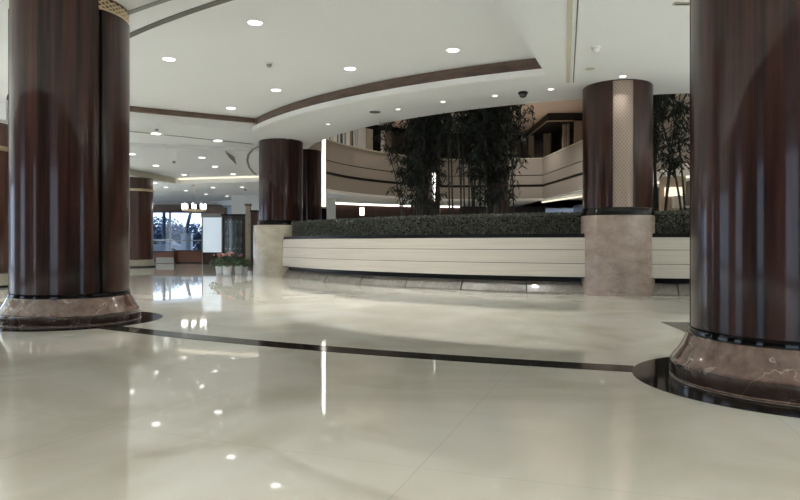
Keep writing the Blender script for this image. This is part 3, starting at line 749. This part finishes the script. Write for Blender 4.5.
for j, z in enumerate((.55, .8, 2.1)):
    b = MB()
    for i in range(5): x = -hw+.18+i*(2*hw-.36)/4; b.box(x-.02, x+.02, -.045, -.03, z, z+.04)
    b.build('lights', M['trim'], t)
MB().box(-hw-.05, hw+.05, -.06, .52, h, h+.08).build('cornice', M['dark'], t)
t, hw, h = far_box('stone_post', 245.5, 250, 29.5, 0, zat(206, 29.5), .25, 'beigemarble', 'shaft', 'slim pale stone post left of the dark door frame', 'post')
MB().box(-hw-.03, hw+.03, -.03, .28, h, h+.1).build('head', M['slot'], t); MB().box(-hw-.02, hw+.02, -.02, .27, 0, .12).build('foot', M['slot'], t)
t, hw, h = far_box('door_frame', 251, 257.5, 28.5, 0, zat(212, 28.5), .3, 'mahog_far', 'jamb', 'dark wood door frame partly hidden by the left planter column', 'door frame')
MB().box(-hw-.03, hw+.03, -.03, .32, h, h+.08).build('head', M['dark'], t)

# chandelier
cz = HC; cd = 32.5
t = empty('chandelier', (xat(194, cd), cd, cz), label='ring chandelier with glowing white shades hanging before the windows', cat='chandelier')
MB().lathe([(.12, 0), (.12, -.03), (.02, -.06)], n=20).build('canopy', M['gold'], t, smooth=True)
MB().tube([(0, 0, -.05), (0, 0, -1.28)], .012, 6).build('stem', M['gold'], t)
MB().lathe([(.52, -1.32), (.58, -1.32), (.58, -1.25), (.52, -1.25), (.52, -1.32)], n=40, close=False).build('ring', M['gold'], t, smooth=True)
b = MB()
for i in range(4): a = i*math.pi/2; b.tube([(0, 0, -1.27), (.45*math.cos(a), .45*math.sin(a), -1.27)], .012, 6)
b.build('arms', M['gold'], t)
for i in range(8):
    a = i*math.pi/4+.2; x, y = .55*math.cos(a), .55*math.sin(a)
    mb = MB(); mb.lathe([(.035, -1.24), (.05, -1.15), (.05, -1.02), (.035, -.95)], x, y, n=14); sh = mb.build('lamp_shade', M['lamp'], t, smooth=True)

# potted flowers
def pot(px, d, s, rnd, fl, lab, plant=True, h=.33):
    t = empty('flower_pot' if plant else 'white_stand', (xat(px, d), d, 0), label=lab, cat='potted plant' if plant else 'pot', group='white pots beside the planter column')
    MB().lathe([(.10*s, 0), (.12*s, .01), (.145*s, h*s-.03), (.155*s, h*s-.03), (.155*s, h*s), (.13*s, h*s), (.12*s, h*s-.05)], n=24).build('pot', M['whitepot'], t, smooth=True)
    if not plant: return
    b = MB(); f = MB()
    for i in range(330):
        a = rnd.uniform(0, 6.28); r = .38*s*math.sqrt(rnd.random()); z = h*s-.02+rnd.random()*.38*s*(1.2-r/(.38*s)*.7)
        p = Vector((r*math.cos(a), r*math.sin(a), z)); u = Vector((rnd.uniform(-1, 1), rnd.uniform(-1, 1), rnd.uniform(-.6, 1))).normalized()*.05*s; v = u.cross(Vector((rnd.random(), rnd.random(), .5))).normalized()*.022*s
        b.add([p-u, p+v, p+u, p-v], [(0, 1, 2, 3)])
    for i in range(26): a = i*.7; b.tube([(0, 0, h*s-.05), (.2*s*math.cos(a), .2*s*math.sin(a), h*s+.2)], .005, 3)
    b.build('foliage', M['potleaf'], t)
    if fl:
        for i in range(fl):
            a = rnd.uniform(0, 6.28); r = .22*s*math.sqrt(rnd.random()); x, y, z = r*math.cos(a), r*math.sin(a), h*s+.30*s+rnd.uniform(0, .1)
            f.lathe([(.002, z-.02), (.03, z), (.045, z+.03), (.025, z+.045), (.002, z+.05)], x, y, n=8)
        f.build('blossoms', M['flower'], t)
rnd = random.Random(4)
pot(219.5, 22.6, .95, rnd, 12, 'white pot with pink flowers, leftmost of the row')
pot(227.3, 21.4, 1.05, rnd, 14, 'white pot with leafy green and pink flowers, second from the left')
pot(238.5, 22.6, .95, rnd, 3, 'white pot with green leaves in the middle of the row')
pot(245, 22.9, .8, rnd, 0, 'small white pot with green leaves beside the stone plinth')
pot(250, 21.6, .6, rnd, 0, 'lowest small white pot touching the stone plinth of the column', False, .25)

# ------------------------------------------------------------------ outdoors beyond the windows
struct('ground', MB().box(-70, 20, 48, 140, -.3, -.02), M['asphalt'])
def tree(px, d, h, lean, crown, lab, rnd, cr=1.6, n=900, cz=None):
    t = empty('tree', (xat(px, d), d, 0), label=lab, cat='tree', group='trees and shrubs outside the windows')
    P = [(lean*h*.15*(i/6)**1.2, 0, h*i/6) for i in range(7)]
    MB().tube(P, [.2*(1-.1*i) for i in range(7)], 8).build('trunk', M['bark'], t, smooth=True)
    b = MB(); cz = cz or h
    for i in range(n):
        u = Vector((rnd.gauss(0, 1), rnd.gauss(0, 1), rnd.gauss(0, 1))).normalized()*rnd.random()**.4
        p = Vector((lean*h*.15, 0, cz))+Vector((u.x*cr, u.y*cr, u.z*crown)); p.z = max(p.z, .1)
        w_ = Vector((rnd.uniform(-1, 1), rnd.uniform(-1, 1), rnd.uniform(-1, 1))).normalized()*.16; v = w_.cross(Vector((0, .3, 1))).normalized()*.10
        b.add([p-w_, p+v, p+w_, p-v], [(0, 1, 2, 3)])
    b.build('foliage', M['outleaf'], t)
rnd = random.Random(12)
tree(164, 53, 6.5, .0, 1.5, 'bare upright tree trunk outside the left window', rnd, 2.5, 500, 8)
tree(181, 56, 7.0, 1.7, 1.5, 'tree with a leaning diagonal trunk outside the window', rnd, 2.5, 500, 8)
tree(160, 60, 1.5, 0, 1.9, 'dark round shrub outside the left window', rnd, 2.6, 2400, 1.7)
tree(172, 58, 1.5, 0, 1.5, 'dark shrub outside below the leaning trunk', rnd, 2.0, 1800, 1.4)
tree(200, 62, 2.0, 0, 1.6, 'dark shrub outside just left of the bright screen', rnd, 2.2, 2200, 1.5)
tree(120, 60, 2.0, 0, 2.2, 'tall shrub outside, mostly behind the distant column', rnd, 3.5, 2400, 2)
t = empty('gate_post', (xat(186, 50), 50, 0), label='pale square gate post outside the window', cat='post')
MB().box(-.38, .38, 0, .5, 0, 1.75).build('shaft', M['whitepot'], t, bevel=.03); MB().box(-.43, .43, -.05, .55, 1.75, 1.85).build('cap', M['metal'], t)
# parked white car
t = empty('car', (xat(160, 51), 51, 0), label='white car parked outside the left window', cat='car')
prof = [(-2.1, .35), (-2.1, .75), (-1.9, .9), (-1.3, .98), (-.7, 1.42), (.7, 1.42), (1.3, .98), (2.0, .85), (2.1, .7), (2.1, .35)]
b = MB(); n = len(prof); b.add([(x, -.8, z) for x, z in prof]+[(x, .8, z) for x, z in prof], [tuple(range(n)), tuple(range(n, 2*n))]+[(i, (i+1) % n, (i+1) % n+n, i+n) for i in range(n)])
b.build('body', M['white'], t, bevel=.04)
MB().add([(-1.1, -.81, 1.0), (-.65, -.81, 1.34), (.65, -.81, 1.34), (1.1, -.81, 1.0)], [(0, 1, 2, 3)]).build('side_window', M['cabglass'], t)
for x in (-1.3, 1.3):
    for y in (-.82, .62):
        w_ = MB().lathe([(.02, 0), (.33, 0), (.35, .03), (.35, .17), (.33, .2), (.02, .2)], n=24).build('wheel', M['dark'], t, smooth=True)
        w_.location = (x, y, .35); w_.rotation_euler = (R(-90), 0, 0)
